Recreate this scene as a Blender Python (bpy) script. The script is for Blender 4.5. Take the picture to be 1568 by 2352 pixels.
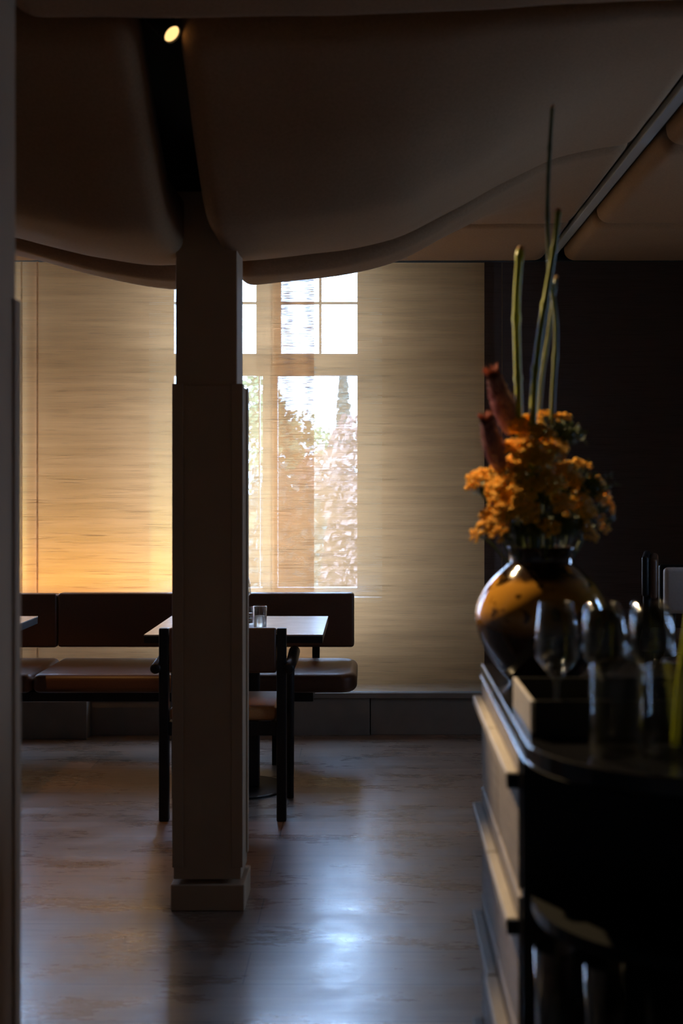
import bpy, bmesh, math, random
from mathutils import Vector, Matrix, noise
random.seed(7)
for o in list(bpy.data.objects): bpy.data.objects.remove(o)
S = bpy.context.scene; COL = S.collection
PI = math.pi
# ------------------------------------------------------------------ camera, world, exposure
F = 2800.0; CX, CY, CH = 845.0, 1110.0, 1.4
cam = bpy.data.cameras.new('camera'); co = bpy.data.objects.new('camera', cam); COL.objects.link(co)
co.location = (0, 0, CH); co.rotation_euler = (PI/2, 0, 0)
cam.sensor_fit = 'AUTO'; cam.sensor_width = 36; cam.lens = F/2352*36
cam.shift_x = (784-CX)/2352; cam.shift_y = (CY-1176)/2352
cam.clip_start = 0.02; cam.clip_end = 200
cam.dof.use_dof = True; cam.dof.focus_distance = 5.9; cam.dof.aperture_fstop = 3.2
S.camera = co
S.view_settings.view_transform = 'Standard'; S.view_settings.look = 'None'
S.view_settings.gamma = 1; S.view_settings.use_curve_mapping = False
S.view_settings.exposure = 0.0
w = bpy.data.worlds.new('sky'); S.world = w; w.use_nodes = True
SKY_STRENGTH = 44
bg = w.node_tree.nodes['Background']; bg.inputs[0].default_value = (0.32, 0.56, 1.0, 1); bg.inputs[1].default_value = SKY_STRENGTH

def lamp(name, kind, loc, rot, col, energy, **kw):
    l = bpy.data.lights.new(name, kind); l.color = col; l.energy = energy
    for k, v in kw.items(): setattr(l, k, v)
    o = bpy.data.objects.new(name, l); COL.objects.link(o); o.location = loc; o.rotation_euler = rot
    return o
WARM = (1.0, 0.50, 0.16)
# skylight entering at the windows
KW = 7.27/7.0                       # window plane distance relative to 7 m
WINS = [(-1.255*KW, 0.08*KW), (-3.42, -2.03)]
WZ0, WZ1 = 0.73, 2.78
RW = (3.9, 4.4)                     # window in the right-hand wall
for a, b in WINS:
    p = lamp('window_portal', 'AREA', ((a+b)/2, 7.62, (WZ0+WZ1)/2), (-PI/2, 0, 0), (1, 1, 1), 1, shape='RECTANGLE', size=b-a, size_y=WZ1-WZ0)
    p.data.cycles.is_portal = True
p = lamp('window_portal', 'AREA', (3.72, (RW[0]+RW[1])/2, 1.65), (0, PI/2, 0), (1, 1, 1), 1, shape='RECTANGLE', size=1.5, size_y=RW[1]-RW[0])
p.data.cycles.is_portal = True
# warm track lamps over the tables
SPOTS = [(-0.488, 4.96, 2.28), (-1.85, 4.96, 2.28)]
for q in SPOTS:
    lamp('track_lamp_light', 'SPOT', q, (0.12, 0, 0), WARM, 28, spot_size=1.35, spot_blend=0.45, shadow_soft_size=0.015)

lamp('spotlight_beam', 'SPOT', (-.492, 3.14, 2.545), Vector((.78, -.86, -1.15)).to_track_quat('-Z', 'Y').to_euler(), (1, .72, .38), 300, spot_size=.57, spot_blend=.85, shadow_soft_size=.02)

# ------------------------------------------------------------------ materials
def mat(name, col=(.5,.5,.5), rough=.5, metal=0, spec=.5, **kw):
    m = bpy.data.materials.new(name); m.use_nodes = True
    b = m.node_tree.nodes['Principled BSDF']
    b.inputs['Base Color'].default_value = (*col, 1); b.inputs['Roughness'].default_value = rough
    b.inputs['Metallic'].default_value = metal; b.inputs['Specular IOR Level'].default_value = spec
    for k, v in kw.items(): b.inputs[k].default_value = v
    return m
class NT:
    def __init__(s, m): s.t = m.node_tree; s.n = s.t.nodes; s.b = s.n.get('Principled BSDF')
    def new(s, typ, **kw):
        n = s.n.new(typ)
        for k, v in kw.items(): setattr(n, k, v)
        return n
    def link(s, a, b): s.t.links.new(a, b)
    def coord(s, scale=(1,1,1), loc=(0,0,0)):
        c = s.new('ShaderNodeTexCoord'); g = s.new('ShaderNodeMapping')
        g.inputs['Scale'].default_value = scale; g.inputs['Location'].default_value = loc
        s.link(c.outputs['Object'], g.inputs['Vector']); return g.outputs[0]
    def noise(s, vec, scale=1, detail=4, rough=.5):
        n = s.new('ShaderNodeTexNoise'); n.inputs['Scale'].default_value = scale
        n.inputs['Detail'].default_value = detail; n.inputs['Roughness'].default_value = rough
        s.link(vec, n.inputs['Vector']); return n.outputs['Fac']
    def ramp(s, fac, stops):
        r = s.new('ShaderNodeValToRGB'); e = r.color_ramp.elements
        while len(e) < len(stops): e.new(.5)
        for i, (p, c) in enumerate(stops):
            e[i].position = p; e[i].color = (*c, 1) if not isinstance(c, (int, float)) else (c, c, c, 1)
        s.link(fac, r.inputs[0]); return r.outputs[0]
    def math(s, op, a, b=None, clamp=False):
        n = s.new('ShaderNodeMath', operation=op, use_clamp=clamp)
        for i, v in enumerate([a, b]):
            if v is None: continue
            if isinstance(v, (int, float)): n.inputs[i].default_value = v
            else: s.link(v, n.inputs[i])
        return n.outputs[0]
    def maprange(s, v, a, b, c, d):
        n = s.new('ShaderNodeMapRange'); s.link(v, n.inputs[0])
        for i, q in enumerate((a, b, c, d)): n.inputs[i+1].default_value = q
        return n.outputs[0]
    def bump(s, h, strength=.2, dist=.01):
        n = s.new('ShaderNodeBump'); n.inputs['Strength'].default_value = strength; n.inputs['Distance'].default_value = dist
        s.link(h, n.inputs['Height']); s.link(n.outputs[0], s.b.inputs['Normal'])
def noisy(name, c1, c2, scale, rough=.6, bump=.15, stretch=(1,1,1), metal=0, spec=.5, dist=.004):
    m = mat(name, c1, rough, metal, spec); t = NT(m)
    f = t.noise(t.coord(stretch), scale, 5)
    t.link(t.ramp(f, [(.3, c1), (.7, c2)]), t.b.inputs['Base Color'])
    if bump: t.bump(f, bump, dist)
    return m
M = {}
M['plaster'] = noisy('plaster', (.34,.28,.22), (.40,.33,.26), 3, .85, .08)
M['white_wall'] = noisy('cream_wall_paint', (.40,.26,.14), (.44,.29,.16), 3, .8, .05)
M['paint'] = noisy('column_paint', (.44,.285,.17), (.49,.32,.195), 5, .62, .05)
M['panel'] = noisy('skirting_board', (.20,.165,.13), (.25,.205,.16), 7, .7, .05)
M['pad'] = noisy('padded_ceiling_fabric', (.29,.155,.072), (.35,.19,.09), 120, .95, .25, dist=.002)
M['black_void'] = mat('blackened_slab', (.008,.007,.006), .9)
M['black_wood'] = noisy('black_stained_wood', (.006,.005,.005), (.012,.010,.009), 30, .42, .1, (1,1,.1), spec=.3)
M['leather'] = noisy('brown_leather', (.085,.036,.016), (.11,.047,.021), 160, .42, .15, dist=.001)
M['tan_leather'] = noisy('tan_leather', (.42,.19,.06), (.50,.23,.08), 160, .45, .12, dist=.001)
M['grey_leather'] = noisy('grey_leather', (.74,.65,.58), (.82,.72,.65), 120, .5, .1, dist=.001)
M['gloss_black'] = mat('polished_black_stone', (.008,.008,.010), .16, spec=.5)
M['matt_black'] = mat('black_lacquer', (.006,.006,.006), .38, spec=.3)
M['steel'] = mat('brushed_track', (.62,.60,.57), .45, .35)
M['window_paint'] = mat('window_paint', (.72,.72,.72), .4)
M['ledge'] = noisy('pale_oak', (.34,.30,.26), (.44,.39,.34), 22, .5, .1, (8,.7,8))
M['drawer'] = noisy('grey_oak', (.24,.205,.18), (.34,.29,.26), 16, .5, .1, (6,.6,6))
M['table'] = noisy('table_veneer', (.36,.33,.29), (.46,.43,.38), 14, .27, .03, (1,9,1))
M['stem'] = noisy('green_stalk', (.34,.38,.008), (.46,.48,.015), 25, .4, .1)
M['stem_dark'] = noisy('dark_green_stalk', (.10,.12,.02), (.20,.20,.03), 25, .45, .1)
M['cut'] = mat('cut_stalk_end', (.75,.38,.12), .7)
M['yarrow'] = noisy('mustard_petals', (.86,.42,.010), (.98,.54,.02), 90, .7, .3)
M['leaf'] = noisy('dark_green_leaf', (.045,.065,.012), (.09,.12,.02), 40, .6, .1)
M['purple'] = noisy('purple_petals', (.34,.15,.20), (.66,.44,.50), 120, .7, .2)
M['purple_dark'] = mat('dark_purple_buds', (.10,.02,.03), .7)
M['tips'] = mat('rusty_petal_tips', (.50,.17,.09), .7)
M['asphalt'] = noisy('outside_ground', (.06,.055,.05), (.09,.08,.07), 2, .9, .1)
def emis(name, col, s):
    m = bpy.data.materials.new(name); m.use_nodes = True; t = m.node_tree; t.nodes.clear()
    e = t.nodes.new('ShaderNodeEmission'); e.inputs[0].default_value = (*col, 1); e.inputs[1].default_value = s
    o = t.nodes.new('ShaderNodeOutputMaterial'); t.links.new(e.outputs[0], o.inputs[0]); return m
M['lamp_face'] = emis('lit_lamp_face', (1.0, .60, .22), 1.6)
M['led'] = emis('led_tape', (1.0, .50, .05), 6)
def glass(name, col=(1,1,1), rough=0.0, ior=1.45):
    m = bpy.data.materials.new(name); m.use_nodes = True; b = m.node_tree.nodes['Principled BSDF']
    b.inputs['Base Color'].default_value = (*col, 1); b.inputs['Roughness'].default_value = rough
    b.inputs['Transmission Weight'].default_value = 1; b.inputs['IOR'].default_value = ior
    return m
def thin_glass(power=2.0):
    m = bpy.data.materials.new('thin_clear_glass'); m.use_nodes = True; m.node_tree.nodes.clear(); t = NT(m)
    fr = t.new('ShaderNodeLayerWeight'); fr.inputs['Blend'].default_value = .5
    tr = t.new('ShaderNodeBsdfTransparent'); tr.inputs[0].default_value = (.965,.975,.97,1)
    g = t.new('ShaderNodeBsdfGlossy'); g.inputs['Roughness'].default_value = .04
    mx = t.new('ShaderNodeMixShader'); t.link(t.math('ADD', t.math('MULTIPLY', t.math('POWER', fr.outputs['Facing'], power), .95), .05, True), mx.inputs[0]); t.link(tr.outputs[0], mx.inputs[1]); t.link(g.outputs[0], mx.inputs[2])
    o = t.new('ShaderNodeOutputMaterial'); t.link(mx.outputs[0], o.inputs[0]); return m
M['glass'] = thin_glass(2.6); M['jar_glass'] = thin_glass(3.2); M['frost'] = glass('cloudy_glass', (.92,.94,.92), .35)
M['wine'] = glass('red_wine', (.25,.01,.02), 0, 1.34)
M['amber'] = mat('amber_candle', (.30,.12,.03), .5)
def pane():
    m = bpy.data.materials.new('window_pane'); m.use_nodes = True; t = m.node_tree; t.nodes.clear()
    tr = t.nodes.new('ShaderNodeBsdfTransparent'); g = t.nodes.new('ShaderNodeBsdfGlossy'); g.inputs['Roughness'].default_value = 0
    mx = t.nodes.new('ShaderNodeMixShader'); mx.inputs[0].default_value = .07
    o = t.nodes.new('ShaderNodeOutputMaterial')
    t.links.new(tr.outputs[0], mx.inputs[1]); t.links.new(g.outputs[0], mx.inputs[2]); t.links.new(mx.outputs[0], o.inputs[0]); return m
M['pane'] = pane()
def fabric(name, tcol, dcol, open_=.24, seed=0, ragged=None):
    """woven blind cloth: threads pass light diffusely, the gaps between threads let it straight through"""
    m = bpy.data.materials.new(name); m.use_nodes = True; tr = m.node_tree; tr.nodes.clear(); t = NT(m)
    v1 = t.coord((5, 1, 260), (seed, 0, seed*3.1)); slub = t.noise(v1, 1, 4, .6)
    v2 = t.coord((1.4, 1, 30), (seed*2, 0, seed)); broad = t.noise(v2, 1, 3, .5)
    wv = t.new('ShaderNodeTexWave', wave_type='BANDS', bands_direction='Z', wave_profile='SIN')
    wv.inputs['Scale'].default_value = 36; wv.inputs['Distortion'].default_value = 1.2; wv.inputs['Detail'].default_value = 2
    t.link(t.coord((.35, 1, 1)), wv.inputs['Vector'])
    wx = t.new('ShaderNodeTexWave', wave_type='BANDS', bands_direction='X', wave_profile='SIN')
    wx.inputs['Scale'].default_value = 48; wx.inputs['Distortion'].default_value = .6
    t.link(t.coord((1, 1, .3)), wx.inputs['Vector'])
    dens = t.maprange(slub, .54, .68, 0, 1)                          # dark slubs
    base = t.math('ADD', t.math('MULTIPLY', wv.outputs['Fac'], .35), t.math('MULTIPLY', wx.outputs['Fac'], .25))
    op = t.math('MULTIPLY', t.maprange(base, 0, .6, open_*.62, open_*1.38), t.maprange(broad, .3, .7, .85, 1.15))
    op = t.math('MULTIPLY', op, t.math('SUBTRACT', 1, t.math('MULTIPLY', dens, .8)))
    tint = t.new('ShaderNodeMixRGB'); tint.inputs[1].default_value = (*tcol, 1); tint.inputs[2].default_value = (*[c*.36 for c in tcol], 1)
    bb = t.math('ADD', t.math('MULTIPLY', wv.outputs['Fac'], .22), t.math('MULTIPLY', t.maprange(broad, .3, .7, 0, 1), .22))
    t.link(t.math('ADD', t.math('MULTIPLY', dens, .95), bb, True), tint.inputs[0])
    a = t.new('ShaderNodeBsdfTranslucent'); d = t.new('ShaderNodeBsdfDiffuse'); d.inputs[0].default_value = (*dcol, 1)
    t.link(tint.outputs[0], a.inputs[0])
    x = t.new('ShaderNodeMixShader'); x.inputs[0].default_value = .30
    t.link(a.outputs[0], x.inputs[1]); t.link(d.outputs[0], x.inputs[2])
    p = t.new('ShaderNodeBsdfTransparent'); p.inputs[0].default_value = (1, .96, .90, 1)
    if ragged:
        # irregular denser, darker bands in the weave near the panel's edge
        sep = t.new('ShaderNodeSeparateXYZ'); t.link(t.coord(), sep.inputs[0])
        rn = t.noise(t.coord((3, 1, 130), (4, 0, 2)), 1, 5, .7)
        tot = None
        for xc, wd in ragged:
            dx = t.math('ABSOLUTE', t.math('SUBTRACT', t.math('ADD', sep.outputs['X'], t.math('MULTIPLY', t.math('SUBTRACT', rn, .5), .22)), xc))
            k = t.maprange(dx, wd*.45, wd, 1, 0)
            tot = k if tot is None else t.math('MAXIMUM', tot, k)
        k2 = t.math('MULTIPLY', tot, t.maprange(t.noise(t.coord((2, 1, 190)), 1, 3), .42, .55, 0, 1))
        k2 = t.math('MULTIPLY', k2, t.maprange(sep.outputs['Z'], 1.5, 2.1, .25, 1))
        op = t.math('MULTIPLY', op, t.math('SUBTRACT', 1, t.math('MULTIPLY', k2, .93)))
        t2 = t.new('ShaderNodeMixRGB'); t.link(k2, t2.inputs[0]); t.link(tint.outputs[0], t2.inputs[1]); t2.inputs[2].default_value = (.16, .11, .08, 1)
        t.link(t2.outputs[0], a.inputs[0])
    f = t.new('ShaderNodeMixShader'); t.link(op, f.inputs[0]); t.link(x.outputs[0], f.inputs[1]); t.link(p.outputs[0], f.inputs[2])
    o = t.new('ShaderNodeOutputMaterial'); t.link(f.outputs[0], o.inputs[0]); return m
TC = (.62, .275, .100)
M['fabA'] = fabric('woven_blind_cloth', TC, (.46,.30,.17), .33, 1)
M['fabB'] = fabric('banded_blind_cloth', TC, (.46,.30,.17), .34, 5, ragged=[(-.45, .030), (-.325, .022)])
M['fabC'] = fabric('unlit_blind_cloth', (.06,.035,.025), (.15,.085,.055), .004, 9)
def floor_mat():
    m = mat('floorboards', (.2,.12,.08), .35, spec=.8, **{'Coat Weight': 1.0, 'Coat Roughness': .27, 'Coat IOR': 1.65}); t = NT(m)
    br = t.new('ShaderNodeTexBrick'); br.offset = .43; br.offset_frequency = 2
    br.inputs['Scale'].default_value = 1; br.inputs['Brick Width'].default_value = 2.35; br.inputs['Row Height'].default_value = .235
    br.inputs['Mortar Size'].default_value = .0022; br.inputs['Mortar Smooth'].default_value = .1
    br.inputs['Color1'].default_value = (.8,.8,.8,1); br.inputs['Color2'].default_value = (1.3,1.25,1.2,1); br.inputs['Mortar'].default_value = (.12,.1,.1,1)
    t.link(t.coord((1,1,1), (.35,.12,0)), br.inputs['Vector'])
    g = t.noise(t.coord((1.1, 16, 1)), 1.6, 6, .6)
    colr = t.ramp(g, [(.28, (.150,.090,.058)), (.5, (.215,.135,.088)), (.72, (.29,.19,.13))])
    kn = t.new('ShaderNodeTexVoronoi'); kn.inputs['Scale'].default_value = 1; t.link(t.coord((1.6, 5.0, 1)), kn.inputs['Vector'])
    kf = t.ramp(kn.outputs['Distance'], [(.02, .45), (.05, 1)])
    mx = t.new('ShaderNodeMixRGB', blend_type='MULTIPLY'); mx.inputs[0].default_value = 1; t.link(colr, mx.inputs[1]); t.link(br.outputs['Color'], mx.inputs[2])
    mx2 = t.new('ShaderNodeMixRGB', blend_type='MULTIPLY'); mx2.inputs[0].default_value = .8; t.link(mx.outputs[0], mx2.inputs[1]); t.link(kf, mx2.inputs[2])
    t.link(mx2.outputs[0], t.b.inputs['Base Color'])
    sc = t.noise(t.coord((1.6, 4.2, 1)), 1.5, 5, .55)
    sf = t.noise(t.coord((6, 26, 1)), 2, 6, .7)
    rg = t.math('ADD', t.maprange(sc, .35, .65, .27, .37), t.maprange(sf, .3, .7, -.025, .035))
    t.link(rg, t.b.inputs['Roughness']); t.link(t.math('SUBTRACT', rg, .03), t.b.inputs['Coat Roughness'])
    h = t.math('ADD', t.math('ADD', t.math('MULTIPLY', g, .3), t.math('MULTIPLY', sf, .16)), t.math('MULTIPLY', br.outputs['Fac'], -1))
    t.bump(h, .25, .002); return m
M['floor'] = floor_mat()
def vase_mat():
    m = mat('glazed_pottery', (.1,.05,.02), .09, spec=.7); t = NT(m)
    sep = t.new('ShaderNodeSeparateXYZ'); t.link(t.coord(), sep.inputs[0])
    n = t.noise(t.coord((9, 9, 5), (2.2, 1.1, 0)), 1, 4)
    z = t.math('ADD', sep.outputs['Z'], t.math('MULTIPLY', t.math('SUBTRACT', n, .5), .035))
    lo = t.maprange(z, .100, .135, 0, 1); hi = t.maprange(z, .192, .206, 1, 0)
    k = t.math('MULTIPLY', lo, hi)
    sp = t.noise(t.coord((30, 30, 30)), 1, 2); k = t.math('MULTIPLY', k, t.maprange(sp, .36, .42, .15, 1))
    mx = t.new('ShaderNodeMixRGB'); t.link(k, mx.inputs[0]); mx.inputs[1].default_value = (.020,.010,.006,1); mx.inputs[2].default_value = (.46,.21,.028,1)
    t.b.inputs['Coat Weight'].default_value = .8; t.b.inputs['Coat Roughness'].default_value = .03
    t.link(mx.outputs[0], t.b.inputs['Base Color']); return m
M['vase'] = vase_mat()
for nm, c1, c2 in (('tree_green', (.08,.12,.045), (.17,.21,.085)), ('tree_red', (.20,.11,.09), (.28,.17,.13)), ('tree_dark', (.04,.07,.06), (.09,.12,.09))):
    M[nm] = noisy(nm, c1, c2, 1.5, .8, 0)
M['bark'] = noisy('bark', (.06,.045,.03), (.12,.09,.06), 10, .9, .3)

# ------------------------------------------------------------------ helpers
def at(x, y, Y): return Vector(((x-CX)*Y/F, Y, CH-(y-CY)*Y/F))
def tag(o, label=None, cat=None, group=None, kind=None):
    for k, v in (('label', label), ('category', cat), ('group', group), ('kind', kind)):
        if v: o[k] = v
    return o
def obj(name, bm, m, parent=None, smooth=False, loc=None):
    me = bpy.data.meshes.new(name)
    bmesh.ops.recalc_face_normals(bm, faces=bm.faces)
    bm.to_mesh(me); bm.free(); me.materials.append(m)
    if smooth: me.shade_smooth()
    o = bpy.data.objects.new(name, me); COL.objects.link(o)
    if parent: o.parent = parent
    if loc: o.location = loc
    return o
def thing(name, loc, label, cat, group=None, rz=0):
    o = bpy.data.objects.new(name, None); o.empty_display_size = .1; COL.objects.link(o)
    o.location = loc; o.rotation_euler = (0, 0, rz); return tag(o, label, cat, group)
def dup(root, loc=None, label=None, rz=None):
    r = root.copy(); COL.objects.link(r)
    if loc is not None: r.location = loc
    if label: r['label'] = label
    if rz is not None: r.rotation_euler = (0, 0, rz)
    for ch in list(root.children):
        c = ch.copy(); COL.objects.link(c); c.parent = r
        for g in list(ch.children):
            d = g.copy(); COL.objects.link(d); d.parent = c
    return r
def box(bm, a, b, bev=0, seg=2):
    t = bmesh.new(); bmesh.ops.create_cube(t, size=1)
    for v in t.verts: v.co = Vector(((a[i]+b[i])/2 + v.co[i]*(b[i]-a[i]) for i in range(3)))
    if bev: bmesh.ops.bevel(t, geom=list(t.edges), offset=bev, segments=seg, profile=.5, affect='EDGES')
    join(bm, t)
def join(bm, t, mtx=None):
    vs = [bm.verts.new(mtx @ v.co if mtx else v.co) for v in t.verts]
    t.verts.index_update()
    for f in t.faces:
        try: bm.faces.new([vs[v.index] for v in f.verts])
        except ValueError: pass
    t.free()
def BX(*boxes, bev=0, seg=2):
    bm = bmesh.new()
    for a, b in boxes: box(bm, a, b, bev, seg)
    return bm
def lathe(prof, n=40, bm=None, c=(0,0,0), close=False):
    bm = bm or bmesh.new(); rings = []
    for r, z in prof:
        if r < 1e-6: rings.append([bm.verts.new((c[0], c[1], c[2]+z))])
        else: rings.append([bm.verts.new((c[0]+r*math.cos(2*PI*i/n), c[1]+r*math.sin(2*PI*i/n), c[2]+z)) for i in range(n)])
    pairs = list(zip(rings, rings[1:])) + ([(rings[-1], rings[0])] if close else [])
    for A, B in pairs:
        for i in range(n):
            j = (i+1) % n
            if len(A) == 1 and len(B) == 1: continue
            if len(A) == 1: bm.faces.new((A[0], B[i], B[j]))
            elif len(B) == 1: bm.faces.new((A[i], A[j], B[0]))
            else: bm.faces.new((A[i], A[j], B[j], B[i]))
    return bm
def tube(pts, rad, n=10, bm=None, cap=True):
    bm = bm or bmesh.new(); pts = [Vector(p) for p in pts]
    rs = rad if isinstance(rad, (list, tuple)) else [rad]*len(pts)
    rings = []; u = None
    for i, p in enumerate(pts):
        d = (pts[min(i+1, len(pts)-1)] - pts[max(i-1, 0)]).normalized()
        if u is None: u = d.orthogonal().normalized()
        u = (u - d*u.dot(d)).normalized(); v = d.cross(u)
        rings.append([bm.verts.new(p + (u*math.cos(2*PI*k/n) + v*math.sin(2*PI*k/n))*rs[i]) for k in range(n)])
    for A, B in zip(rings, rings[1:]):
        for k in range(n): bm.faces.new((A[k], A[(k+1)%n], B[(k+1)%n], B[k]))
    if cap: bm.faces.new(rings[0]); bm.faces.new(rings[-1])
    return bm
def spline(pts, n=8):
    P = [Vector(p) for p in pts]; P = [2*P[0]-P[1]] + P + [2*P[-1]-P[-2]]; out = []
    for i in range(1, len(P)-2):
        for k in range(n):
            t = k/n; a, b, c, d = P[i-1:i+3]
            out.append(.5*((2*b) + (c-a)*t + (2*a-5*b+4*c-d)*t*t + (-a+3*b-3*c+d)*t**3))
    return out + [P[-2]]
def interp(tab, x):
    if x <= tab[0][0]: return tab[0][1]
    if x >= tab[-1][0]: return tab[-1][1]
    n = len(tab)
    sl = [(tab[i+1][1]-tab[i][1])/(tab[i+1][0]-tab[i][0]) for i in range(n-1)]
    m = [0]*n
    for i in range(1, n-1):
        m[i] = 0 if sl[i-1]*sl[i] <= 0 else 2*sl[i-1]*sl[i]/(sl[i-1]+sl[i])
    for i in range(n-1):
        if tab[i][0] <= x <= tab[i+1][0]:
            h = tab[i+1][0]-tab[i][0]; t = (x-tab[i][0])/h
            return (2*t**3-3*t*t+1)*tab[i][1] + (t**3-2*t*t+t)*h*m[i] + (-2*t**3+3*t*t)*tab[i+1][1] + (t**3-t*t)*h*m[i+1]
def struct(o): o['kind'] = 'structure'; return o

# ------------------------------------------------------------------ room shell
X0, X1, Y0, YW = -3.9, 3.6, -1.8, 7.25
struct(obj('floor', BX(((X0,Y0,-.1),(X1,7.6,0))), M['floor']))
struct(obj('ceiling', BX(((X0,Y0,2.86),(X1,7.6,2.96))), M['black_void']))
struct(obj('wall_left', BX(((X0-.1,Y0,0),(X0,7.6,2.86))), M['plaster']))
struct(obj('wall_right', BX(((X1,Y0,0),(X1+.1,RW[0],2.86)),((X1,RW[1],0),(X1+.1,7.6,2.86)),((X1,RW[0],0),(X1+.1,RW[1],.9)),((X1,RW[0],2.4),(X1+.1,RW[1],2.86))), M['plaster']))
wr = struct(obj('window_3', BX(((X1+.02,RW[0],.9),(X1+.07,RW[0]+.06,2.4)),((X1+.02,RW[1]-.06,.9),(X1+.07,RW[1],2.4)),((X1+.02,RW[0]+.06,.9),(X1+.07,RW[1]-.06,.96)),((X1+.02,RW[0]+.06,2.34),(X1+.07,RW[1]-.06,2.4)),((X1+.03,(RW[0]+RW[1])/2-.02,.96),(X1+.06,(RW[0]+RW[1])/2+.02,2.34))), M['window_paint']))
obj('window_pane', BX(((X1+.043,RW[0]+.06,.96),(X1+.047,RW[1]-.06,2.34))), M['pane'], wr)
struct(obj('wall_rear', BX(((X0-.1,Y0-.1,0),(X1+.1,Y0,2.86))), M['plaster']))
bx = []; xs = sorted([X0] + [v for a, b in WINS for v in (a, b)] + [X1])
for i in range(0, len(xs), 2): bx.append(((xs[i], YW, 0), (xs[i+1], 7.60, 2.86)))
for a, b in WINS: bx += [((a, YW, 0), (b, 7.60, WZ0)), ((a, YW, WZ1), (b, 7.60, 2.86))]
struct(obj('wall_back', BX(*bx), M['white_wall']))
for i, (a, b) in enumerate(WINS):
    dx = a - WINS[0][0]; fy0, fy1 = 7.27, 7.34
    zz = lambda z: z if z in (WZ0, WZ1) else 1.4+(z-1.4)*KW
    def fb(x0, x1, z0, z1, t=0): return ((x0*KW+dx, fy0+t, zz(z0)), (x1*KW+dx, fy1-t, zz(z1)))
    bm = BX(fb(-1.255,-1.1125,WZ0,WZ1), fb(-.0625,.08,WZ0,WZ1), fb(-.6425,-.5,2.02,WZ1), fb(-.605,-.52,WZ0,2.02),
            fb(-1.1125,-.0625,2.02,2.145), fb(-1.1125,-.0625,WZ0,WZ0+.07), fb(-1.1125,-.0625,WZ1-.06,WZ1))
    wf = struct(obj('window_%d' % (i+1), bm, M['window_paint']))
    obj('glazing_bars', BX(fb(-.2825,-.2675,2.145,WZ1-.06,.015), fb(-.885,-.870,2.145,WZ1-.06,.015), fb(-1.1125,-.6425,2.4325,2.445,.015), fb(-.5,-.0625,2.4325,2.445,.015),
            fb(-.63,-.622,WZ0+.07,2.02,.02)), M['window_paint'], wf)
    obj('window_pane', BX(((-1.1125*KW+dx,7.303,WZ0+.04),(-.0625*KW+dx,7.307,WZ1-.03))), M['pane'], wf)
    obj('window_sill', BX(((a,7.17,WZ0-.03),(b,7.27,WZ0-.001)), bev=.004), M['window_paint'], wf)
# skirting boards and the rail that ends the blinds
sl = at(850, 0, 6.78)[0]
struct(obj('baseboard_left', BX(((at(198,0,6.78)[0]-2.2,6.77,0),(sl-.003,6.81,.208)), bev=.002), M['panel']))
struct(obj('baseboard_right', BX(((sl+.003,6.79,0),(X1,6.83,.208)), bev=.002), M['panel']))
struct(obj('trim_1', BX(((X0,6.75,.209),(X1,7.24,.238)), bev=.003), M['panel']))
struct(obj('light_stop', BX(((X0,6.75,2.634),(X1,6.82,2.859))), M['black_void']))  # added above the blinds to keep window light out of the ceiling slots
# ceiling slots
struct(obj('trim_2', BX(((-.575,1.6,2.80),(-.525,6.7,2.859))), M['black_void']))

# ------------------------------------------------------------------ padded ceiling
GX = [(-3.2,0),(-2.6,.06),(-2.0,.45),(-1.33,.74),(-.95,.94),(-.73,1.0),(-.47,.97),(-.24,.925),(.06,.81),(.32,.53),(.50,.30),(.71,.09),(.95,0)]
HY = [(2.6,0),(2.95,.04),(3.12,.12),(3.33,.40),(3.5,.70),(3.73,.97),(3.95,1.0),(4.65,1.0),(4.95,.86),(5.25,.52),(5.55,.18),(5.8,0)]
def base_z(x, y): return 2.622 - .475*interp(GX, x)*interp(HY, y)
def pad(x0, x1, y0, y1, label, r=.055, R=.07):
    bm = bmesh.new()
    def axis(a, b, n):
        e = [0, .004, .010, .018, .028, .040, .055, .075]
        mid = [a+.075+(b-a-.15)*(k+1)/(n+1) for k in range(n)]
        return [a+q for q in e] + mid + [b-q for q in reversed(e)]
    ax, ay = axis(x0, x1, 30), axis(y0, y1, 26); G = []
    for x in ax:
        row = []
        for y in ay:
            cx = min(max(x, x0+R), x1-R); cy = min(max(y, y0+R), y1-R); px, py = x, y
            if cx != x and cy != y:
                v = Vector((x-cx, y-cy)); m = max(abs(x-cx), abs(y-cy)); v = v.normalized()*m; px, py = cx+v.x, cy+v.y
                d = R - m
            else: d = min(px-x0, x1-px, py-y0, y1-py)
            d = max(d, 0); up = 0
            if d < r: up = r - math.sqrt(max(r*r-(r-d)**2, 0))
            if abs(y1-4.45) < .01: up += .055*max(0, (py-4.02)/.43)**2*interp(GX, px)
            row.append(bm.verts.new((px, py, base_z(px, py)+up + .0035*noise.noise(Vector((px*6, py*6, 1))))))
        G.append(row)
    nx, ny = len(ax), len(ay)
    for i in range(nx-1):
        for j in range(ny-1): bm.faces.new((G[i][j], G[i+1][j], G[i+1][j+1], G[i][j+1]))
    ring = [G[i][0] for i in range(nx)] + [G[nx-1][j] for j in range(1, ny)] + [G[i][ny-1] for i in range(nx-2, -1, -1)] + [G[0][j] for j in range(ny-2, 0, -1)]
    top = [bm.verts.new((v.co.x, v.co.y, v.co.z+.09)) for v in ring]
    for k in range(len(ring)):
        q = (k+1) % len(ring); bm.faces.new((ring[k], ring[q], top[q], top[k]))
    bm.faces.new(top)
    o = obj('ceiling_pad', bm, M['pad'], smooth=True)
    return tag(o, label, 'ceiling panel', 'padded fabric ceiling panels')
rows = [(1.84,3.12,'nearest row'),(3.145,4.45,'second row'),(4.475,5.78,'third row'),(5.805,6.74,'row against the blinds')]
cols = [(-2.15,-.605),(-.495,.968),(1.072,2.6)]
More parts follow.
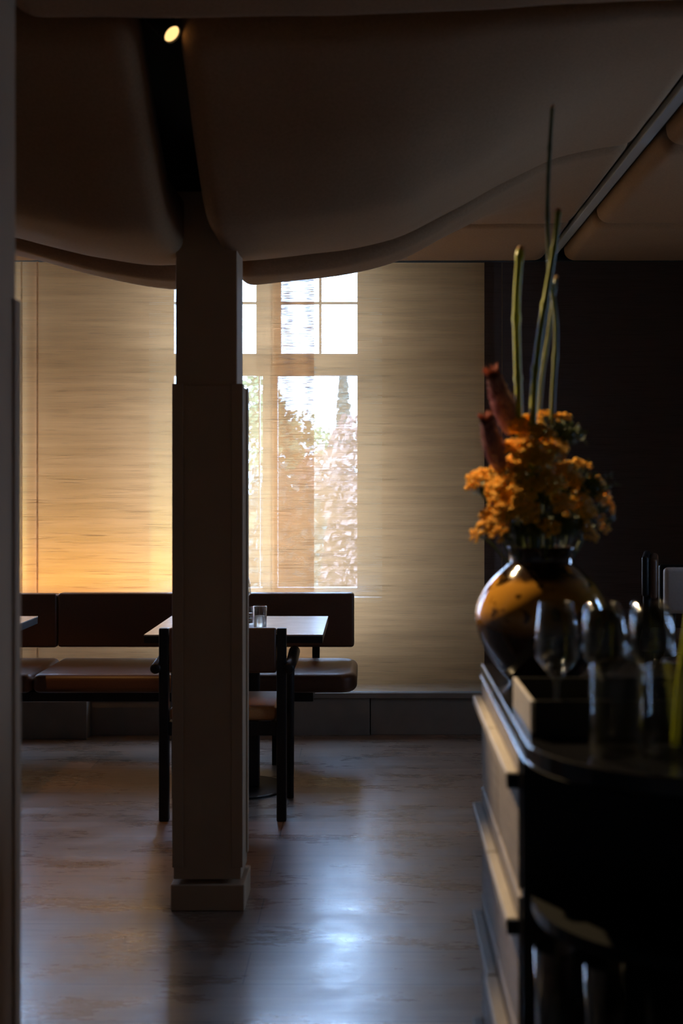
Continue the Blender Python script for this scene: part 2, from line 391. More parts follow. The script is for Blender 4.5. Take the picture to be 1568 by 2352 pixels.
labels = {
 (0,0): 'beige padded ceiling panel corner at the very top left beside the near column', (0,1): 'nearest padded ceiling panel along the top edge, its lip above the lit spotlight',
 (1,0): 'large dark bulging ceiling panel left of the black slot over the column', (1,1): 'largest dark bulging ceiling panel, sweeping from the column to the right',
 (2,0): 'thin lit lip of the ceiling panel behind the left bulge', (2,1): 'beige ceiling panel behind the big bulge, rising right beside the metal track',
 (3,0): 'small orange-lit ceiling panel corner above the left blinds', (3,1): 'narrow beige ceiling panel along the blinds, left of the metal track',
 (1,2): 'ceiling panel at the upper right edge beyond the metal track', (2,2): 'flat ceiling panel right of the metal track, with rounded corner',
 (3,2): 'narrow dim ceiling panel along the dark wall, right of the metal track', (0,2): 'ceiling panel in the far top right corner beyond the track'}
for i, (y0, y1, _) in enumerate(rows):
    for j, (x0, x1) in enumerate(cols if i else [(-2.15,-.93),(-.90,.968),cols[2]]): pad(x0, x1, y0, y1, labels[(i, j)])
tr = thing('lighting_track', (1.02, 4.2, 2.66), 'long grey metal lighting track in the ceiling slot at upper right', 'lighting track')
bm = BX(((-.022,-2.2,0),(.022,2.5,.03)), bev=.004); obj('rail', bm, M['steel'], tr)
obj('housing', BX(((-.05,-2.2,.03),(.05,2.5,.06))), M['matt_black'], tr)
# lit spotlight by the near lip
def spotlight(loc, direction, label, r=.027, L=.10):
    t = thing('ceiling_spotlight', loc, label, 'spotlight', None)
    q = Vector((0,0,-1)).rotation_difference(Vector(direction).normalized()).to_matrix().to_4x4()
    def put(name, bm, m):
        for v in bm.verts: v.co = q @ v.co
        return obj(name, bm, m, t, smooth=False)
    put('housing', lathe([(0,L),(r*.9,L),(r,L-.006),(r,0),(r-.003,0),(r-.003,.008),(0,.008)], 28), M['matt_black'])
    put('lamp_face', lathe([(0,.005),(r-.004,.005)], 28), M['lamp_face'])
    z = 2.80-loc[2]
    obj('stem', tube([(0,0,.02),(0,0,z)], .006, 8), M['matt_black'], t)
    return t
spotlight((-.508, 3.168, 2.566), (.62, -.36, -.70), 'black ceiling spotlight with glowing end peeking out at upper left')

# ------------------------------------------------------------------ columns
def column(name, x0, x1, y0, y1, ztop, label, lean=0, top_inset=.006, right_inset=.014):
    t = thing(name, ((x0+x1)/2, (y0+y1)/2, 0), label, 'column')
    w, d = (x1-x0)/2, (y1-y0)/2; a = top_inset
    obj('shaft', BX(((-w+a,-d+a,1.70),(w-right_inset,d-a,ztop)), bev=.003), M['paint'], t)
    bm = BX(((-w,-d,.10),(w,d,1.722)), bev=.003)
    obj('casing', bm, M['paint'], t)
    s = .032                                            # applied frame around a recessed field
    f = [((-w-.004,-d-.006,.14),(-w+s,-d-.0005,1.726)), ((w-s,-d-.006,.14),(w+.004,-d-.0005,1.726)),
         ((w+.0005,-d-.006,.14),(w+.006,-d+s,1.726)), ((w+.0005,d-s,.14),(w+.006,d+.004,1.726))]
    obj('corner_boards', BX(*f, bev=.002), M['paint'], t)
    obj('plinth', BX(((-w-.008,-d-.012,0),(w+.012,d+.008,.086)), bev=.004), M['paint'], t)
    t.rotation_euler = (0, lean, 0); return t
column('column', -.638, -.416, 4.0, 4.19, 2.36, 'square beige painted column with boxed base standing in front of the table', lean=.0)
column('column', -.86, -.627, 1.96, 2.18, 2.66, 'blurred nearby column cut off by the left edge of the picture', right_inset=.001)

# ------------------------------------------------------------------ woven blinds
def blind(xa, xb, Y, m, label, z0=.240, z1=2.63, hem=None, amp=.004, seed=0):
    n = 60; k = 40; bm = bmesh.new(); G = []
    w_ = xb-xa
    for i in range(n+1):
        x = w_*i/n; row = []
        for j in range(k+1):
            z = z0 + (z1-z0)*j/k
            row.append(bm.verts.new((x, amp*noise.noise(Vector((x*2+seed, z*1.1, seed))), z)))
        G.append(row)
    for i in range(n):
        for j in range(k): bm.faces.new((G[i][j], G[i+1][j], G[i+1][j+1], G[i][j+1]))
    # coordinates kept in room X so the weave lines up panel to panel
    for v in bm.verts: v.co.x += xa; v.co.y += Y
    o = obj('woven_blind', bm, m, smooth=True); tag(o, label, 'blind', 'woven blinds along the window wall')
    if hem:
        for hx in hem:
            obj('hem', BX(((hx-.004, Y-.005, z0), (hx+.004, Y-.002, z1))), M['hem'], o)
    return o
M['hem'] = fabric('blind_hem', (.80,.55,.30), (.5,.36,.2), .30, 3)
gx = lambda x, Y=6.78: (x-CX)*Y/F
blind(-3.85, gx(89,6.765), 6.765, M['fabA'], 'beige woven blind at the far left edge, left of the stitched seam', hem=[gx(86,6.765), gx(50,6.765)], seed=2)
blind(gx(80), gx(721), 6.78, M['fabA'], 'beige woven blind behind the column, glowing orange above the left bench', hem=None, seed=3)
blind(gx(625,6.80), gx(1117,6.80), 6.80, M['fabB'], 'beige woven blind right of the column, bright window behind its left half', seed=4)
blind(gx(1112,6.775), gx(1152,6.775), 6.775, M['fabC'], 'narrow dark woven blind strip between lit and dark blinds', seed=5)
o = blind(RW[0]+.17, RW[1]+.12, -3.50, M['fabA'], 'unseen woven blind added to dim the small window in the right-hand wall', z0=.7, seed=8); o.rotation_euler = (0, 0, PI/2)  # blind added out of view to dim and warm the side window's light
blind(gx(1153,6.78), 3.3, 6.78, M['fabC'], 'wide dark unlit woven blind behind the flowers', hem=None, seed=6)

# ------------------------------------------------------------------ banquette bench
be = thing('banquette_bench', (-1.6, 6.25, 0), 'long brown leather banquette bench along the woven blinds', 'bench')
def rel(o, p): return tuple(p[i]-o.location[i] for i in range(3))
def pbox(parent, name, a, b, m, bev=.01, seg=3, smooth=True):
    o = obj(name, BX((rel(parent, a), rel(parent, b)), bev=bev, seg=seg), M[m], parent, smooth); return o
xr = gx(813, 6.5); xs_ = gx(130, 6.45)
pbox(be, 'backrest', (xs_+.002,6.46,.530), (gx(813,6.46),6.545,.817), 'leather', .016, 4)
pbox(be, 'backrest', (-3.6,6.46,.528), (xs_-.002,6.545,.814), 'leather', .016, 4)
sx = gx(74, 5.95)
def seat_cushion(xa, xb, round_end=False):
    bm = bmesh.new(); t = bmesh.new(); bmesh.ops.create_cube(t, size=1)
    a, b = rel(be, (xa, 5.93, .375)), rel(be, (xb, 6.52, .470))
    for v in t.verts: v.co = Vector(((a[i]+b[i])/2 + v.co[i]*(b[i]-a[i]) for i in range(3)))
    if round_end:
        es = [e for e in t.edges if all(v.co.x > b[0]-.001 for v in e.verts) and abs(e.verts[0].co.z-e.verts[1].co.z) > .05]
        bmesh.ops.bevel(t, geom=es, offset=.10, segments=6, profile=.5, affect='EDGES')
    bmesh.ops.bevel(t, geom=[e for e in t.edges if len(e.link_faces) == 2 and e.calc_face_angle() > .6], offset=.034, segments=5, profile=.5, affect='EDGES')
    join(bm, t)
    return obj('seat_cushion', bm, M['leather'], be, True)
seat_cushion(sx+.002, xr+.02, True); seat_cushion(-3.6, sx-.002)
pbox(be, 'seat_frame', (-3.6,6.0,.325), (gx(720,6.05),6.48,.374), 'black_wood', .003, 1, False)
pbox(be, 'support_bar', (gx(690,6.1),6.1,.352), (gx(758,6.1),6.40,.374), 'black_wood', .002, 1, False)
pbox(be, 'base_block', (-3.6,6.665,0), (gx(199,6.665),6.765,.208), 'panel', .003, 1, False)
pbox(be, 'leg', (gx(625,6.07),6.05,0), (gx(637,6.07),6.09,.325), 'black_wood', .002, 1, False)
pbox(be, 'leg', (-2.4,6.05,0), (-2.37,6.09,.325), 'black_wood', .002, 1, False)
for x in (-3.0, -1.95, -.95, -.3): pbox(be, 'back_bracket', (x,6.548,.33), (x+.04,6.57,.70), 'black_wood', .002, 1, False)
# warm light bar on the wall side of the blinds, shielded below
lx0, lx1 = -3.6, -.85
lb = thing('led_light_bar', ((lx0+lx1)/2, 6.93, .735), 'long glowing amber light bar low behind the blinds, above the bench back', 'light bar')
hl = (lx1-lx0)/2
obj('channel', BX(((-hl,-.045,-.012),(hl,.015,-.003))), M['black_wood'], lb)
obj('led_strip', BX(((-hl,-.012,-.002),(hl,.0,.002))), M['led'], lb)
L = lamp('led_strip_light', 'AREA', (0, -.006, .006), (PI, 0, 0), (1.0,.78,.02), 17, shape='RECTANGLE', size=hl*2, size_y=.03)
L.parent = lb

# ------------------------------------------------------------------ tables
def dining_table(loc, label):
    t = thing('dining_table', loc, label, 'table', 'dining tables in front of the bench')
    obj('table_top', BX(((-.3845,-.366,.744),(.3845,.366,.750)), bev=.001, seg=1), M['table'], t)
    obj('edge_band', BX(((-.383,-.3655,.7135),(.383,.3655,.7435))), M['black_wood'], t)
    obj('pedestal', BX(((-.08,-.03,.012),(.08,.03,.712)), bev=.006), M['black_wood'], t)
    obj('foot_disc', lathe([(0,.014),(.20,.012),(.21,.008),(.21,0),(0,0)], 48), M['black_wood'], t)
    return t
TX, TY = -.5785, 5.60
T1 = dining_table((TX, TY, 0), 'small square table with pale sheen behind the column, drinks standing on it')
dup(T1, (-1.999, TY, 0), 'dining table of which only a corner shows at the left edge')

# ------------------------------------------------------------------ armchair
ch = thing('dining_armchair', (-.602, 5.06, 0), 'black wooden armchair with brown leather back, tucked under the table behind the column', 'chair')
HW = .2435
for s in (-1, 1):
    bm = tube([(s*HW,0,0),(s*HW,0,.01),(s*HW,0,.79),(s*HW,0,.80)], [.017,.020,.022,.020], 4)
    bmesh.ops.rotate(bm, verts=bm.verts, cent=(s*HW,0,0), matrix=Matrix.Rotation(PI/4, 3, 'Z')); 
    obj('leg', BX(((s*HW-.020,-.020,.0),(s*HW+.020,.020,.800)), bev=.005), M['black_wood'], ch); bm.free()
    obj('leg', tube([(s*(HW+.012),.37,0),(s*(HW+.012),.37,.60),(s*(HW+.02),.37,.64)], [.016,.020,.018], 12), M['black_wood'], ch, True)
    obj('armrest', tube([(s*(HW+.032),-.035,.635),(s*(HW+.032),-.030,.635),(s*(HW+.034),.20,.645),(s*(HW+.030),.385,.650),(s*(HW+.030),.392,.650)], [.016,.022,.025,.025,.018], 20), M['black_wood'], ch, True)
obj('backrest', BX(((-.222,-.022,.615),(.222,.012,.802)), bev=.010, seg=3), M['leather'], ch, True)
obj('seat', BX(((-.222,-.005,.412),(.222,.40,.472)), bev=.020, seg=4), M['tan_leather'], ch, True)
obj('seat_frame', BX(((-.224,-.012,.355),(.224,.012,.411)),((-.224,.012,.355),(-.200,.385,.411)),((.200,.012,.355),(.224,.385,.411)),((-.2,.36,.355),(.2,.385,.411)), bev=.002), M['black_wood'], ch)

# ------------------------------------------------------------------ drinks on the table
ZT = .7505
c = at(597, 0, 5.42)
g = lathe([(0,0),(.028,0),(.0295,.004),(.0300,.104),(.0288,.105),(.0285,.008),(0,.006)], 40)
wg = obj('tumbler', g, M['glass'], None, True, (c.x, 5.42, ZT)); tag(wg, 'cloudy water tumbler on the table right beside the column', 'glass')
obj('cloudy_water', lathe([(0,.009),(.0275,.009),(.0278,.060),(0,.062)], 32), M['frost'], wg, True)
c = at(568, 0, 5.60)
cd = obj('candle_glass', lathe([(0,0),(.028,0),(.029,.004),(.029,.082),(.0275,.082),(.027,.008),(0,.006)], 40), M['glass'], None, True, (c.x, 5.60, ZT))
tag(cd, 'short glass with dark striped candle, half hidden by the column', 'candle glass')
bm = bmesh.new()
for k in range(4): lathe([(0,.010+k*.012),(.0262,.010+k*.012),(.0262,.018+k*.012),(0,.018+k*.012)], 30, bm)
obj('candle', bm, M['amber'], cd)
def wine_glass(name, loc, label, cat='glass', group=None, h=.185, r=.034, rim=.027, stem=.072, wine=False):
    bh = h-stem
    out = [(0,0),(r*.95,.0),(r*.97,.0015),(.012,.004),(.0042,.012),(.0036,stem*.6),(.0045,stem-.006),(.012,stem+.004),(r*.58,stem+bh*.13),(r*.95,stem+bh*.27),(r,stem+bh*.34),(r*.93,stem+bh*.68),(rim,h)]
    inn = [(rim-.0012,h),(r*.93-.0014,stem+bh*.68),(r-.0015,stem+bh*.34),(r*.95-.0016,stem+bh*.28),(r*.58-.0016,stem+bh*.14),(.011,stem+.008),(0,stem+.006)]
    o = thing(name, loc, label, cat, group)
    obj('bowl', lathe(out[7:]+inn+[(0,stem+.001)], 44) if False else lathe(out[6:]+inn, 44), M['glass'], o, True)
    obj('stem', lathe([(.0045,stem-.0065),(.0036,stem*.6),(.0042,.012)], 16), M['glass'], o, True)
    obj('foot', lathe([(0,0),(r*.95,.0),(r*.97,.0015),(.012,.004),(.0042,.012)], 40), M['glass'], o, True)
    if wine:
        obj('wine', lathe([(0,stem+.008),(.010,stem+.0095),(r*.70-.002,stem+bh*.18),(r*.95-.002,stem+bh*.34),(0,stem+bh*.345)], 40), M['wine'], o, True)
    return o
c = at(553, 0, 5.66)
wine_glass('wine_glass', (c.x, 5.66, ZT), 'wine glass holding red wine, peeking out behind the column', h=.225, r=.047, rim=.034, stem=.10, wine=True)

# ------------------------------------------------------------------ service cabinet at right
ZC = 1.0245
cab = thing('service_cabinet', (.238, 2.545, 0), 'grey oak drawer cabinet with pale pull ledges and black rounded end', 'cabinet', rz=-.0112)
W = 1.15; D1 = -.687; DN = -1.0
def outline(inset, y_near, R, y_far=0.0, right=W):
    pts = [(inset, y_far)]; cx, cy = inset+R, y_near+R
    for k in range(15):
        a = PI + (PI/2)*k/14; pts.append((cx+R*math.cos(a), cy+R*math.sin(a)))
    pts += [(right, y_near), (right, y_far)]; return pts
def prism(pts, z0, z1, bev=0):
    bm = bmesh.new(); A = [bm.verts.new((x, y, z0)) for x, y in pts]; B = [bm.verts.new((x, y, z1)) for x, y in pts]
    n = len(pts); bm.faces.new(A); bm.faces.new(B)
    for i in range(n): bm.faces.new((A[i], A[(i+1)%n], B[(i+1)%n], B[i]))
    if bev:
        bm.normal_update()
        es = [e for e in bm.edges if abs(e.verts[0].co.z-e.verts[1].co.z) < 1e-6]
        bmesh.ops.bevel(bm, geom=es, offset=bev, segments=2, profile=.5, affect='EDGES')
    return bm
obj('worktop', prism(outline(-.002, DN, .24), ZC-.027, ZC, .003), M['gloss_black'], cab)
obj('carcass', BX(((.010,D1,.06),(W,-.004,ZC-.028))), M['drawer'], cab)
obj('kick_board', BX(((.03,D1+.01,0),(W,-.01,.059))), M['matt_black'], cab)
obj('end_panel', BX(((.004,D1-.016,0),(W,D1-.001,ZC-.028))), M['matt_black'], cab)
for z in (.783, .545, .06):
    obj('shelf', prism(outline(.014, DN+.03, .22, D1-.017), z-.018, z), M['matt_black'], cab)
obj('inner_panel', BX(((.60,DN+.06,.061),(.615,D1-.017,ZC-.028))), M['matt_black'], cab)
for u, (ya, yb) in enumerate(((-.345,-.006),(D1+.002,-.349))):
    for k in range(4):
        zt = .992-.2227*k
        dr = obj('drawer', BX(((-.001,ya,zt-.2107),(.009,yb,zt)), bev=.0015, seg=1), M['drawer'], cab)
        off = 0 if not (k == 2 and u == 1) else -.004
        h = obj('pull_ledge', BX(((-.020+off,ya,zt-.051),(-.0015,yb,zt-.033)), bev=.002, seg=1), M['ledge'], dr)
        if u == 1: obj('ledge_end', BX(((-.019+off,ya-.006,zt-.056),(-.001,ya-.0005,zt-.034))), M['matt_black'], dr)
# tray with wine glasses
ty0, ty1, tx0, tx1 = 1.80, 2.02, .240, .66
tray = thing('serving_tray', (tx0, ty0, ZC+.0005), 'black high-sided tray holding wine glasses on the dark worktop', 'tray')
tw, td = tx1-tx0, ty1-ty0
obj('tray_floor', BX(((0,0,0),(tw,td,.005))), M['matt_black'], tray)
obj('tray_side', BX(((0,0,.005),(.006,td,.054)), bev=.0015), M['ledge'], tray)
obj('tray_side', BX(((tw-.006,0,.005),(tw,td,.054)), bev=.0015), M['matt_black'], tray)
obj('tray_side', BX(((.006,0,.005),(tw-.006,.006,.054)), bev=.0015), M['matt_black'], tray)
obj('tray_side', BX(((.006,td-.006,.005),(tw-.006,td,.054)), bev=.0015), M['matt_black'], tray)
ZG = ZC+.006
GR = 'wine glasses standing in the tray'
g0 = wine_glass('wine_glass', (.2885, 1.865, ZG), 'empty wine glass in the tray, front left one, before the vase', group=GR, h=.180)
for (x, y, lb) in ((.300,1.945,'empty wine glass in the tray just behind the front left glass'),
                   (.372,1.940,'empty wine glass in the tray, middle of the rear row'),
                   (.362,1.862,'empty wine glass in the tray, middle of the front row'),
                   (.436,1.868,'empty wine glass in the tray, behind the left tumbler'),
                   (.448,1.945,'empty wine glass in the tray, rear row behind the right tumbler')):
    dup(g0, (x, y, ZG), lb)
def tumbler(loc, label):
    o = obj('glass_jar', lathe([(0,0),(.034,0),(.038,.004),(.0385,.12),(.0375,.124),(.0362,.122),(.0355,.014),(.033,.010),(0,.010)], 48), M['jar_glass'], None, True, loc)
    return tag(o, label, 'glass', 'straight glass jars at the worktop edge')
j1 = tumbler((.345, 1.690, ZC+.0005), 'clear straight-sided glass jar on the worktop, whole in view')
j2 = tumbler((.424, 1.685, ZC+.0005), 'clear straight-sided glass jar with a green stalk, cut by right edge')
# stalk standing in the right jar
pts = spline([(.424,1.685,ZC+.013),(.432,1.688,ZC+.10),(.445,1.690,ZC+.19),(.462,1.69,ZC+.30)], 8)
sk = obj('green_stalk', tube(pts, [.006]*len(pts), 10), M['stem'], None, True); tag(sk, 'yellow-green stalk leaning in the glass jar at the right edge', 'plant stalk')
# glasses on the dark lower shelf
g2 = None
for (x, y, h, lb) in ((.268,1.745,.19,'leftmost dim glass on the black open shelf under the worktop'),
                   (.325,1.66,.20,'dim tall glass on the black open shelf, second from the left'),
                   (.405,1.65,.19,'dim tall glass on the black open shelf, third from the left'),
                   (.480,1.66,.19,'dim tall glass on the black open shelf, nearest the right edge')):
    o = obj('tall_glass', lathe([(0,0),(.024,0),(.026,.004),(.031,h),(.0298,h),(.0245,.010),(0,.008)], 36), M['glass'], None, True, (x, y, .5455))
    tag(o, lb, 'glass', 'glasses on the open shelf')

# ------------------------------------------------------------------ vase and flowers
VX, VY = .327, 2.30
vz = ZC+.0005
prof = [(0,0),(.055,0),(.062,.004),(.085,.030),(.108,.065),(.121,.100),(.1245,.125),(.119,.152),(.103,.182),(.082,.205),(.066,.219),(.0605,.226),(.0595,.236),(.062,.249),(.0645,.254),
        (.061,.256),(.057,.249),(.055,.232),(.060,.220),(.095,.180),(.112,.150),(.117,.122),(.10,.06),(.05,.012),(0,.010)]
ps = spline([(r, z, 0) for r, z in prof], 3)
va = obj('vase', lathe([(max(p.x, 0) if 0 < i < len(ps)-1 else 0, p.y) for i, p in enumerate(ps)], 64), M['vase'], None, True, (VX, VY, vz))
tag(va, 'round glazed vase, mustard and dark brown, full of flowers on the worktop', 'vase')
neck = Vector((VX, VY, vz+.22))
def root_pt(p):
    v = (Vector((p.x, p.y, 0)) - Vector((VX, VY, 0))); v = v*min(1, .040/max(v.length, 1e-3)); return Vector((VX+v.x, VY+v.y, vz+.20))
heads = [(1205,985,42,0),(1290,963,22,.02),(1235,1000,34,-.05),(1195,1035,40,-.04),(1262,1018,34,.02),(1172,1075,36,-.02),(1232,1062,34,-.07),(1298,1085,32,-.05),(1330,1072,26,.03),
 (1104,1108,36,.0),(1152,1128,40,-.06),(1205,1128,36,-.10),(1258,1112,36,-.09),(1315,1112,34,-.03),(1368,1122,34,.02),(1392,1160,26,.03),(1165,1172,34,-.09),(1215,1180,30,-.11),
 (1128,1196,34,-.05),(1096,1228,20,.01),(1288,1160,30,-.10),(1338,1170,32,-.07),(1378,1205,26,.0),(1152,1222,26,-.08),(1262,1215,24,-.11),(1350,1228,24,-.05),(1250,955,20,.04),(1215,1028,32,-.06),(1190,1095,30,-.08),(1275,1040,30,-.05),
 (1325,1130,28,.06),(1180,1110,30,.05),(1140,1085,26,.05)]
def yarrow(i, x, y, r, dy, rr):
    Y = VY+dy; p = at(x, y, Y); R = r*1.12*Y/F
    out = (p - neck); ax = (out.normalized()*.7 + Vector((0,-.75,.60))).normalized()
    if y > 1110: ax = (Vector((out.x*6, -.55, .35))).normalized()
    q = Vector((0,0,1)).rotation_difference(ax).to_matrix()
    t = thing('yarrow_flower', tuple(p), None, 'flower', 'mustard yarrow flowers in the vase')
    bm = bmesh.new()
    nb = max(6, int(r/2.4))
    for k in range(nb):
        a = k*2.39996; rad = R*.85*math.sqrt((k+.4)/nb)
        cc = Vector((rad*math.cos(a), rad*math.sin(a), R*.35*(1-(rad/R)**2)+rr.uniform(-.1,.1)*R)); br = R*rr.uniform(.24,.34)
        for m_ in range(12):
            v = Vector((rr.gauss(0,1), rr.gauss(0,1), rr.gauss(0,.5)+.5)).normalized()*br*rr.uniform(.5,1); v.z *= .6
            s = bmesh.new(); bmesh.ops.create_icosphere(s, subdivisions=1, radius=R*rr.uniform(.08,.13))
            join(bm, s, Matrix.Translation(q @ (cc+v)))
    obj('flower_head', bm, M['yarrow'], t)
    rt = root_pt(p) - p; base = q @ Vector((0,0,-R*.15)); bm = bmesh.new()
    mid = q @ Vector((0,0,-R*1.2))
    tube(spline([base, mid, (mid+rt)/2+Vector((rt.x*-.1,0,.01)), rt], 5), .0022, 6, bm)
    for k in range(6):
        a = k*1.047; e = q @ Vector((R*.6*math.cos(a), R*.6*math.sin(a), R*.1)); tube([mid, e], .0010, 4, bm)
    obj('stem', bm, M['leaf'], t); return t
rr = random.Random(3); seen = set()
posn = {0:'topmost large', 1:'small topmost right', 9:'broad far left', 19:'lowest tiny left', 15:'far right upper', 22:'far right lower', 26:'top centre small'}
spots = ['below the purple spikes','under the tall stalks','on the right flank','on the left flank','at the front','low above the vase rim']
for i, (x, y, r, dy) in enumerate(heads):
    t = yarrow(i, x, y, r, dy, rr)
    if i in posn: lb = 'mustard yarrow flower, %s one of the bouquet' % posn[i]
    else:
        side = ['far left edge','left side','left of centre','centre','right of centre','right side','far right edge'][min(6, max(0, int((x-1090)/44)))]
        lev = 'top' if y < 1045 else ('upper part' if y < 1100 else ('middle height' if y < 1150 else ('lower part' if y < 1200 else 'bottom')))
        dep = 'facing front' if dy < -.045 else ('set back behind the others' if dy > .02 else 'between front and back')
        lb = 'mustard yarrow flower, bouquet %s, %s, %s' % (lev, side, dep)
    if lb in seen: print('DUP', lb, x, y)
    seen.add(lb)
    t['label'] = lb
# dark leaves filling the bouquet
def leaves(loc, n, spread, label, seed):
    r_ = random.Random(seed); bm = bmesh.new()
    for k in range(n):
        d = Vector((r_.gauss(0,1), r_.gauss(0,1), abs(r_.gauss(0,.8)))).normalized(); L_ = spread*r_.uniform(.5,1)
        tube([Vector((0,0,0)), d*L_*.6+Vector((0,0,.01)), d*L_], [.0014,.001,.0006], 4, bm)
        for m_ in range(12):
            p = d*L_*(.3+.7*m_/12); s = Vector((r_.gauss(0,1), r_.gauss(0,1), r_.gauss(0,1))).normalized()*.016
            u = s.cross(d).normalized()*.0025; a, b, c_ = bm.verts.new(p-u), bm.verts.new(p+u), bm.verts.new(p+s); bm.faces.new((a, b, c_))
    o = obj('leafy_sprig', bm, M['leaf'], None, False, loc); return tag(o, label, 'foliage', 'dark green sprigs between the flowers')
for i, (x, y, dy, lb) in enumerate([(1215,1225,-.06,'dark green sprig just over the vase rim, left of centre'),(1280,1225,-.06,'dark green sprig just over the vase rim, right of centre'),
        (1330,1205,-.02,'green sprig at the lower right of the bouquet'),(1260,1150,.0,'dark green sprig in the heart of the bouquet'),(1180,1160,.02,'dark green sprig deep in the left of the bouquet'),
        (1335,1130,.0,'dark green sprig deep in the right of the bouquet'),(1130,1140,.0,'green sprig under the far left yarrow'),(1290,1010,.03,'green sprig under the small upper right yarrow')]):
    leaves(tuple(at(x, y, VY+dy)), 46, .055 if i > 5 else .075, lb, i)
# purple spikes
def spike(p0, p1, rad, label, seed):
    r_ = random.Random(seed); ax = (p1-p0); L_ = ax.length; d = ax.normalized(); u = d.orthogonal().normalized(); v = d.cross(u)
    t = thing('liatris_spike', tuple(p0), label, 'flower', 'purple flower spikes')
    def brist(bm, t0, t1, n, rad, ln, w_=.0014, upw=.4):
        for k in range(n):
            s = r_.uniform(t0, t1); a = r_.uniform(0, 2*PI); e = u*math.cos(a)+v*math.sin(a); rd = rad*(.55+.45*math.sin(min(1, s*1.15+.1)*PI*.9)); 
            c_ = d*L_*s; tube([c_+e*rd*.2, c_+e*rd*.7+d*ln*upw*.4, c_+(e*rd*1.0+d*ln*upw)*r_.uniform(.9,1.1)-c_*0], [w_, w_*1.3, w_*.5], 4, bm)
    bm = bmesh.new(); brist(bm, 0, .84, 1100, rad*1.08, .014, .0008, .8); obj('petals', bm, M['purple'], t)
    bm = bmesh.new(); tube([Vector((0,0,0)), d*L_*.5, d*L_], [rad*.35, rad*.5, rad*.25], 10, bm); brist(bm, .60, .97, 420, rad*.95, .012, .0009, .8); obj('bud_core', bm, M['purple_dark'], t)
    bm = bmesh.new(); brist(bm, .90, 1.0, 45, rad*1.1, .016, .0012, 1.0); obj('petal_tips', bm, M['tips'], t)
    rt = root_pt(p0+Vector((.03,0,0)))-p0; obj('stem', tube([Vector((0,0,0)), rt*.5, rt], .003, 8), M['leaf'], t)
spike(at(1178,1000,2.31), at(1130,856,2.31), .021, 'taller purple bottlebrush flower spike left of the tall stalks', 1)
spike(at(1150,1085,2.27), at(1116,962,2.27), .0185, 'shorter purple bottlebrush flower spike, lower left', 2)
# tall bare stalks
def stalk(pts, r0, r1, m, label, Y):
    P = [at(x, y, Y) for x, y in pts]; P = [root_pt(P[0])] + P; o0 = P[0].copy()
    Q = spline([p-o0 for p in P], 8); n = len(Q)
    rad = []
    for i in range(n):
        f = i/(n-1); node = 1.28 if i % 9 == 4 else 1.0; rad.append((r0+(r1-r0)*f)*node)
    t = thing('tall_stalk', tuple(o0), label, 'plant stalk', 'tall bare stalks in the vase')
    obj('stalk', tube(Q, rad, 12), M[m], t, True)
    d = (Q[-1]-Q[-2]).normalized(); obj('cut_end', tube([Q[-1], Q[-1]+d*.004+Vector((.002,0,.002))], [rad[-1]*.98, rad[-1]*.8], 12), M['cut'], t)
stalk([(1192,960),(1188,830),(1186,700),(1194,574)], .0068, .0070, 'stem', 'short thick green stalk with an orange cut end, leftmost stalk', 2.30)
stalk([(1224,955),(1236,800),(1256,670),(1274,560),(1282,488)], .0078, .0050, 'stem', 'bright green stalk curving right, between the other stalks', 2.27)
stalk([(1268,960),(1277,760),(1262,620),(1257,480),(1262,340),(1268,248)], .0052, .0034, 'stem_dark', 'tallest thin dark stalk reaching highest above the bouquet', 2.32)
stalk([(1238,950),(1262,750),(1276,640)], .0045, .0035, 'stem_dark', 'thin dark stalk close behind the bright curved one', 2.345)

# ------------------------------------------------------------------ bar chairs far right
def bar_chair(loc, rz, label, pad_col):
    t = thing('bar_chair', loc, label, 'chair', None, rz)
    for sx_ in (-1, 1):
        for sy in (-1, 1): obj('leg', tube([(sx_*.20,sy*.19,0),(sx_*.17,sy*.16,.70)], [.014,.019], 10), M['black_wood'], t, True)
        obj('back_post', BX(((sx_*.175-.022,.155,.70),(sx_*.175+.022,.185,1.095)), bev=.012, seg=3), M['black_wood'], t, True)
    obj('seat', BX(((-.21,-.20,.70),(.21,.20,.76)), bev=.02, seg=3), M['leather'], t, True)
    obj('back_shell', BX(((-.215,.160,.93),(.215,.190,1.10)), bev=.013, seg=3), M['black_wood'], t, True)
    obj('back_pad', BX(((-.205,.125,.920),(.205,.159,1.090)), bev=.016, seg=4), M[pad_col], t, True)
    obj('foot_rail', tube([(-.19,-.18,.28),(.19,-.18,.28)], .010, 8), M['black_wood'], t, True)
    return t
bar_chair((1.293, 4.35, 0), 0, 'bar chair with pale grey leather back pad at the right edge', 'grey_leather')
bar_chair((1.365, 5.20, .0), 1.33, 'black bar chair seen edge-on, left of the pale padded one', 'leather')

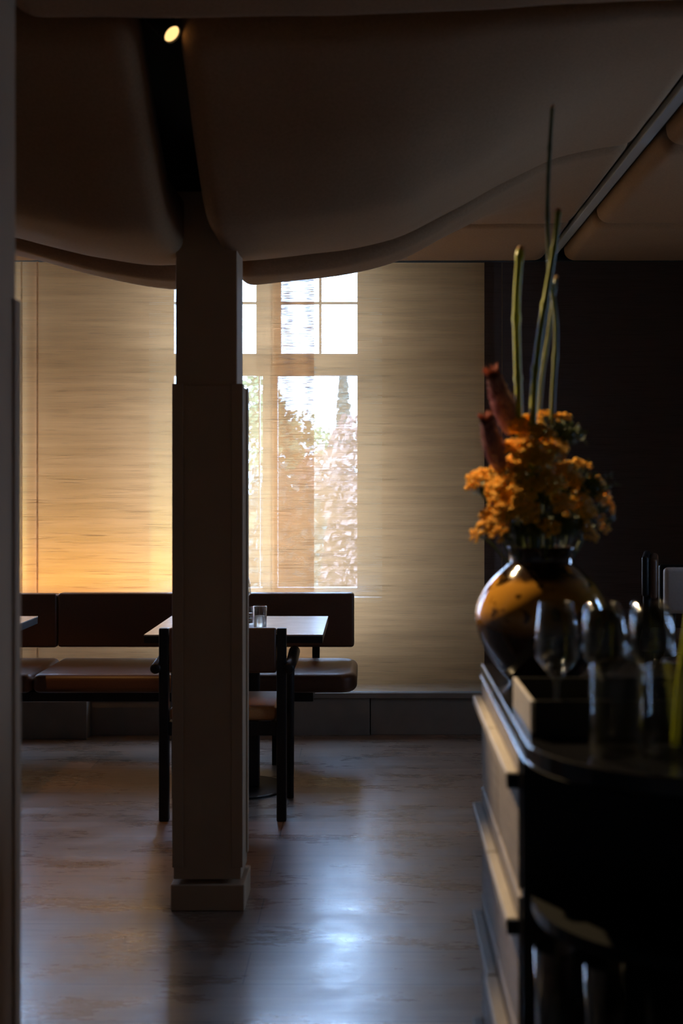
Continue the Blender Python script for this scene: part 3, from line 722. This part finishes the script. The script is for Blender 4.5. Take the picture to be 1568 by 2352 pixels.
# ------------------------------------------------------------------ outside
struct(obj('ground', BX(((-30,7.7,-.9),(30,60,-.8))), M['asphalt']))
def tree(x, y, h, r, m, label, cone=False, n=1500, seed=0, z0=.0):
    r_ = random.Random(seed); t = thing('tree', (x, y, -.8), label, 'tree', 'trees outside the window')
    obj('trunk', tube([(0,0,0),(0,0,h*.6)], [.10,.05], 8), M['bark'], t, True)
    bm = bmesh.new()
    for k in range(n):
        if cone:
            f = r_.random()**1.3; a = r_.uniform(0, 2*PI); q = r*(1-f*.92)*math.sqrt(r_.random()); c_ = Vector((q*math.cos(a), q*math.sin(a), z0+(h-z0)*f))
        else:
            v = Vector((r_.gauss(0,1), r_.gauss(0,1), r_.gauss(0,1))).normalized()*r_.uniform(.55,1)**.5
            c_ = Vector((v.x*r, v.y*r, z0+(h-z0)/2+v.z*(h-z0)/2)); c_ += Vector((noise.noise(c_*1.3), noise.noise(c_*1.3+Vector((9,0,0))), noise.noise(c_*1.3+Vector((0,9,0)))))*.3
        s = r_.uniform(.025,.06); u = Vector((r_.gauss(0,1), r_.gauss(0,1), r_.gauss(0,1))).normalized(); w2 = u.orthogonal().normalized()*s; u = u.cross(w2).normalized()*s*.6
        bm.faces.new([bm.verts.new(c_+q_) for q_ in (w2, u, -w2, -u)])
    obj('crown', bm, M[m], t)
def px_tree(px, ytop, Y, r, m, label, **kw):
    p = at(px, ytop, Y); tree(p.x, Y, p.z+.8, r, m, label, **kw)
px_tree(575, 850, 12.6, .70, 'tree_green', 'light green leafy tree outside, seen right beside the column', seed=1, z0=.3, n=7800)
px_tree(788, 862, 14.3, .36, 'tree_dark', 'slim pointed dark evergreen outside, behind the right window pane', cone=True, seed=2, n=5400)
px_tree(700, 950, 18.5, .95, 'tree_green', 'round green shrub outside behind the middle of the window', seed=3, n=7800)
px_tree(860, 960, 11.6, .62, 'tree_red', 'reddish autumn shrub outside at the right of the window', seed=4, n=7800)
px_tree(750, 1040, 10.2, .42, 'tree_red', 'low reddish shrub outside in front of the evergreen', seed=5, n=6600)
px_tree(400, 900, 15.8, 1.0, 'tree_green', 'green tree outside, left of the column through the blind', seed=6, n=6600)
px_tree(640, 1060, 9.1, .36, 'tree_dark', 'low blue-green bush outside, low behind the middle of the window', seed=8, n=5400)
px_tree(-150, 900, 14, 1.3, 'tree_green', 'green tree outside behind the far left blind', seed=7, n=4500)
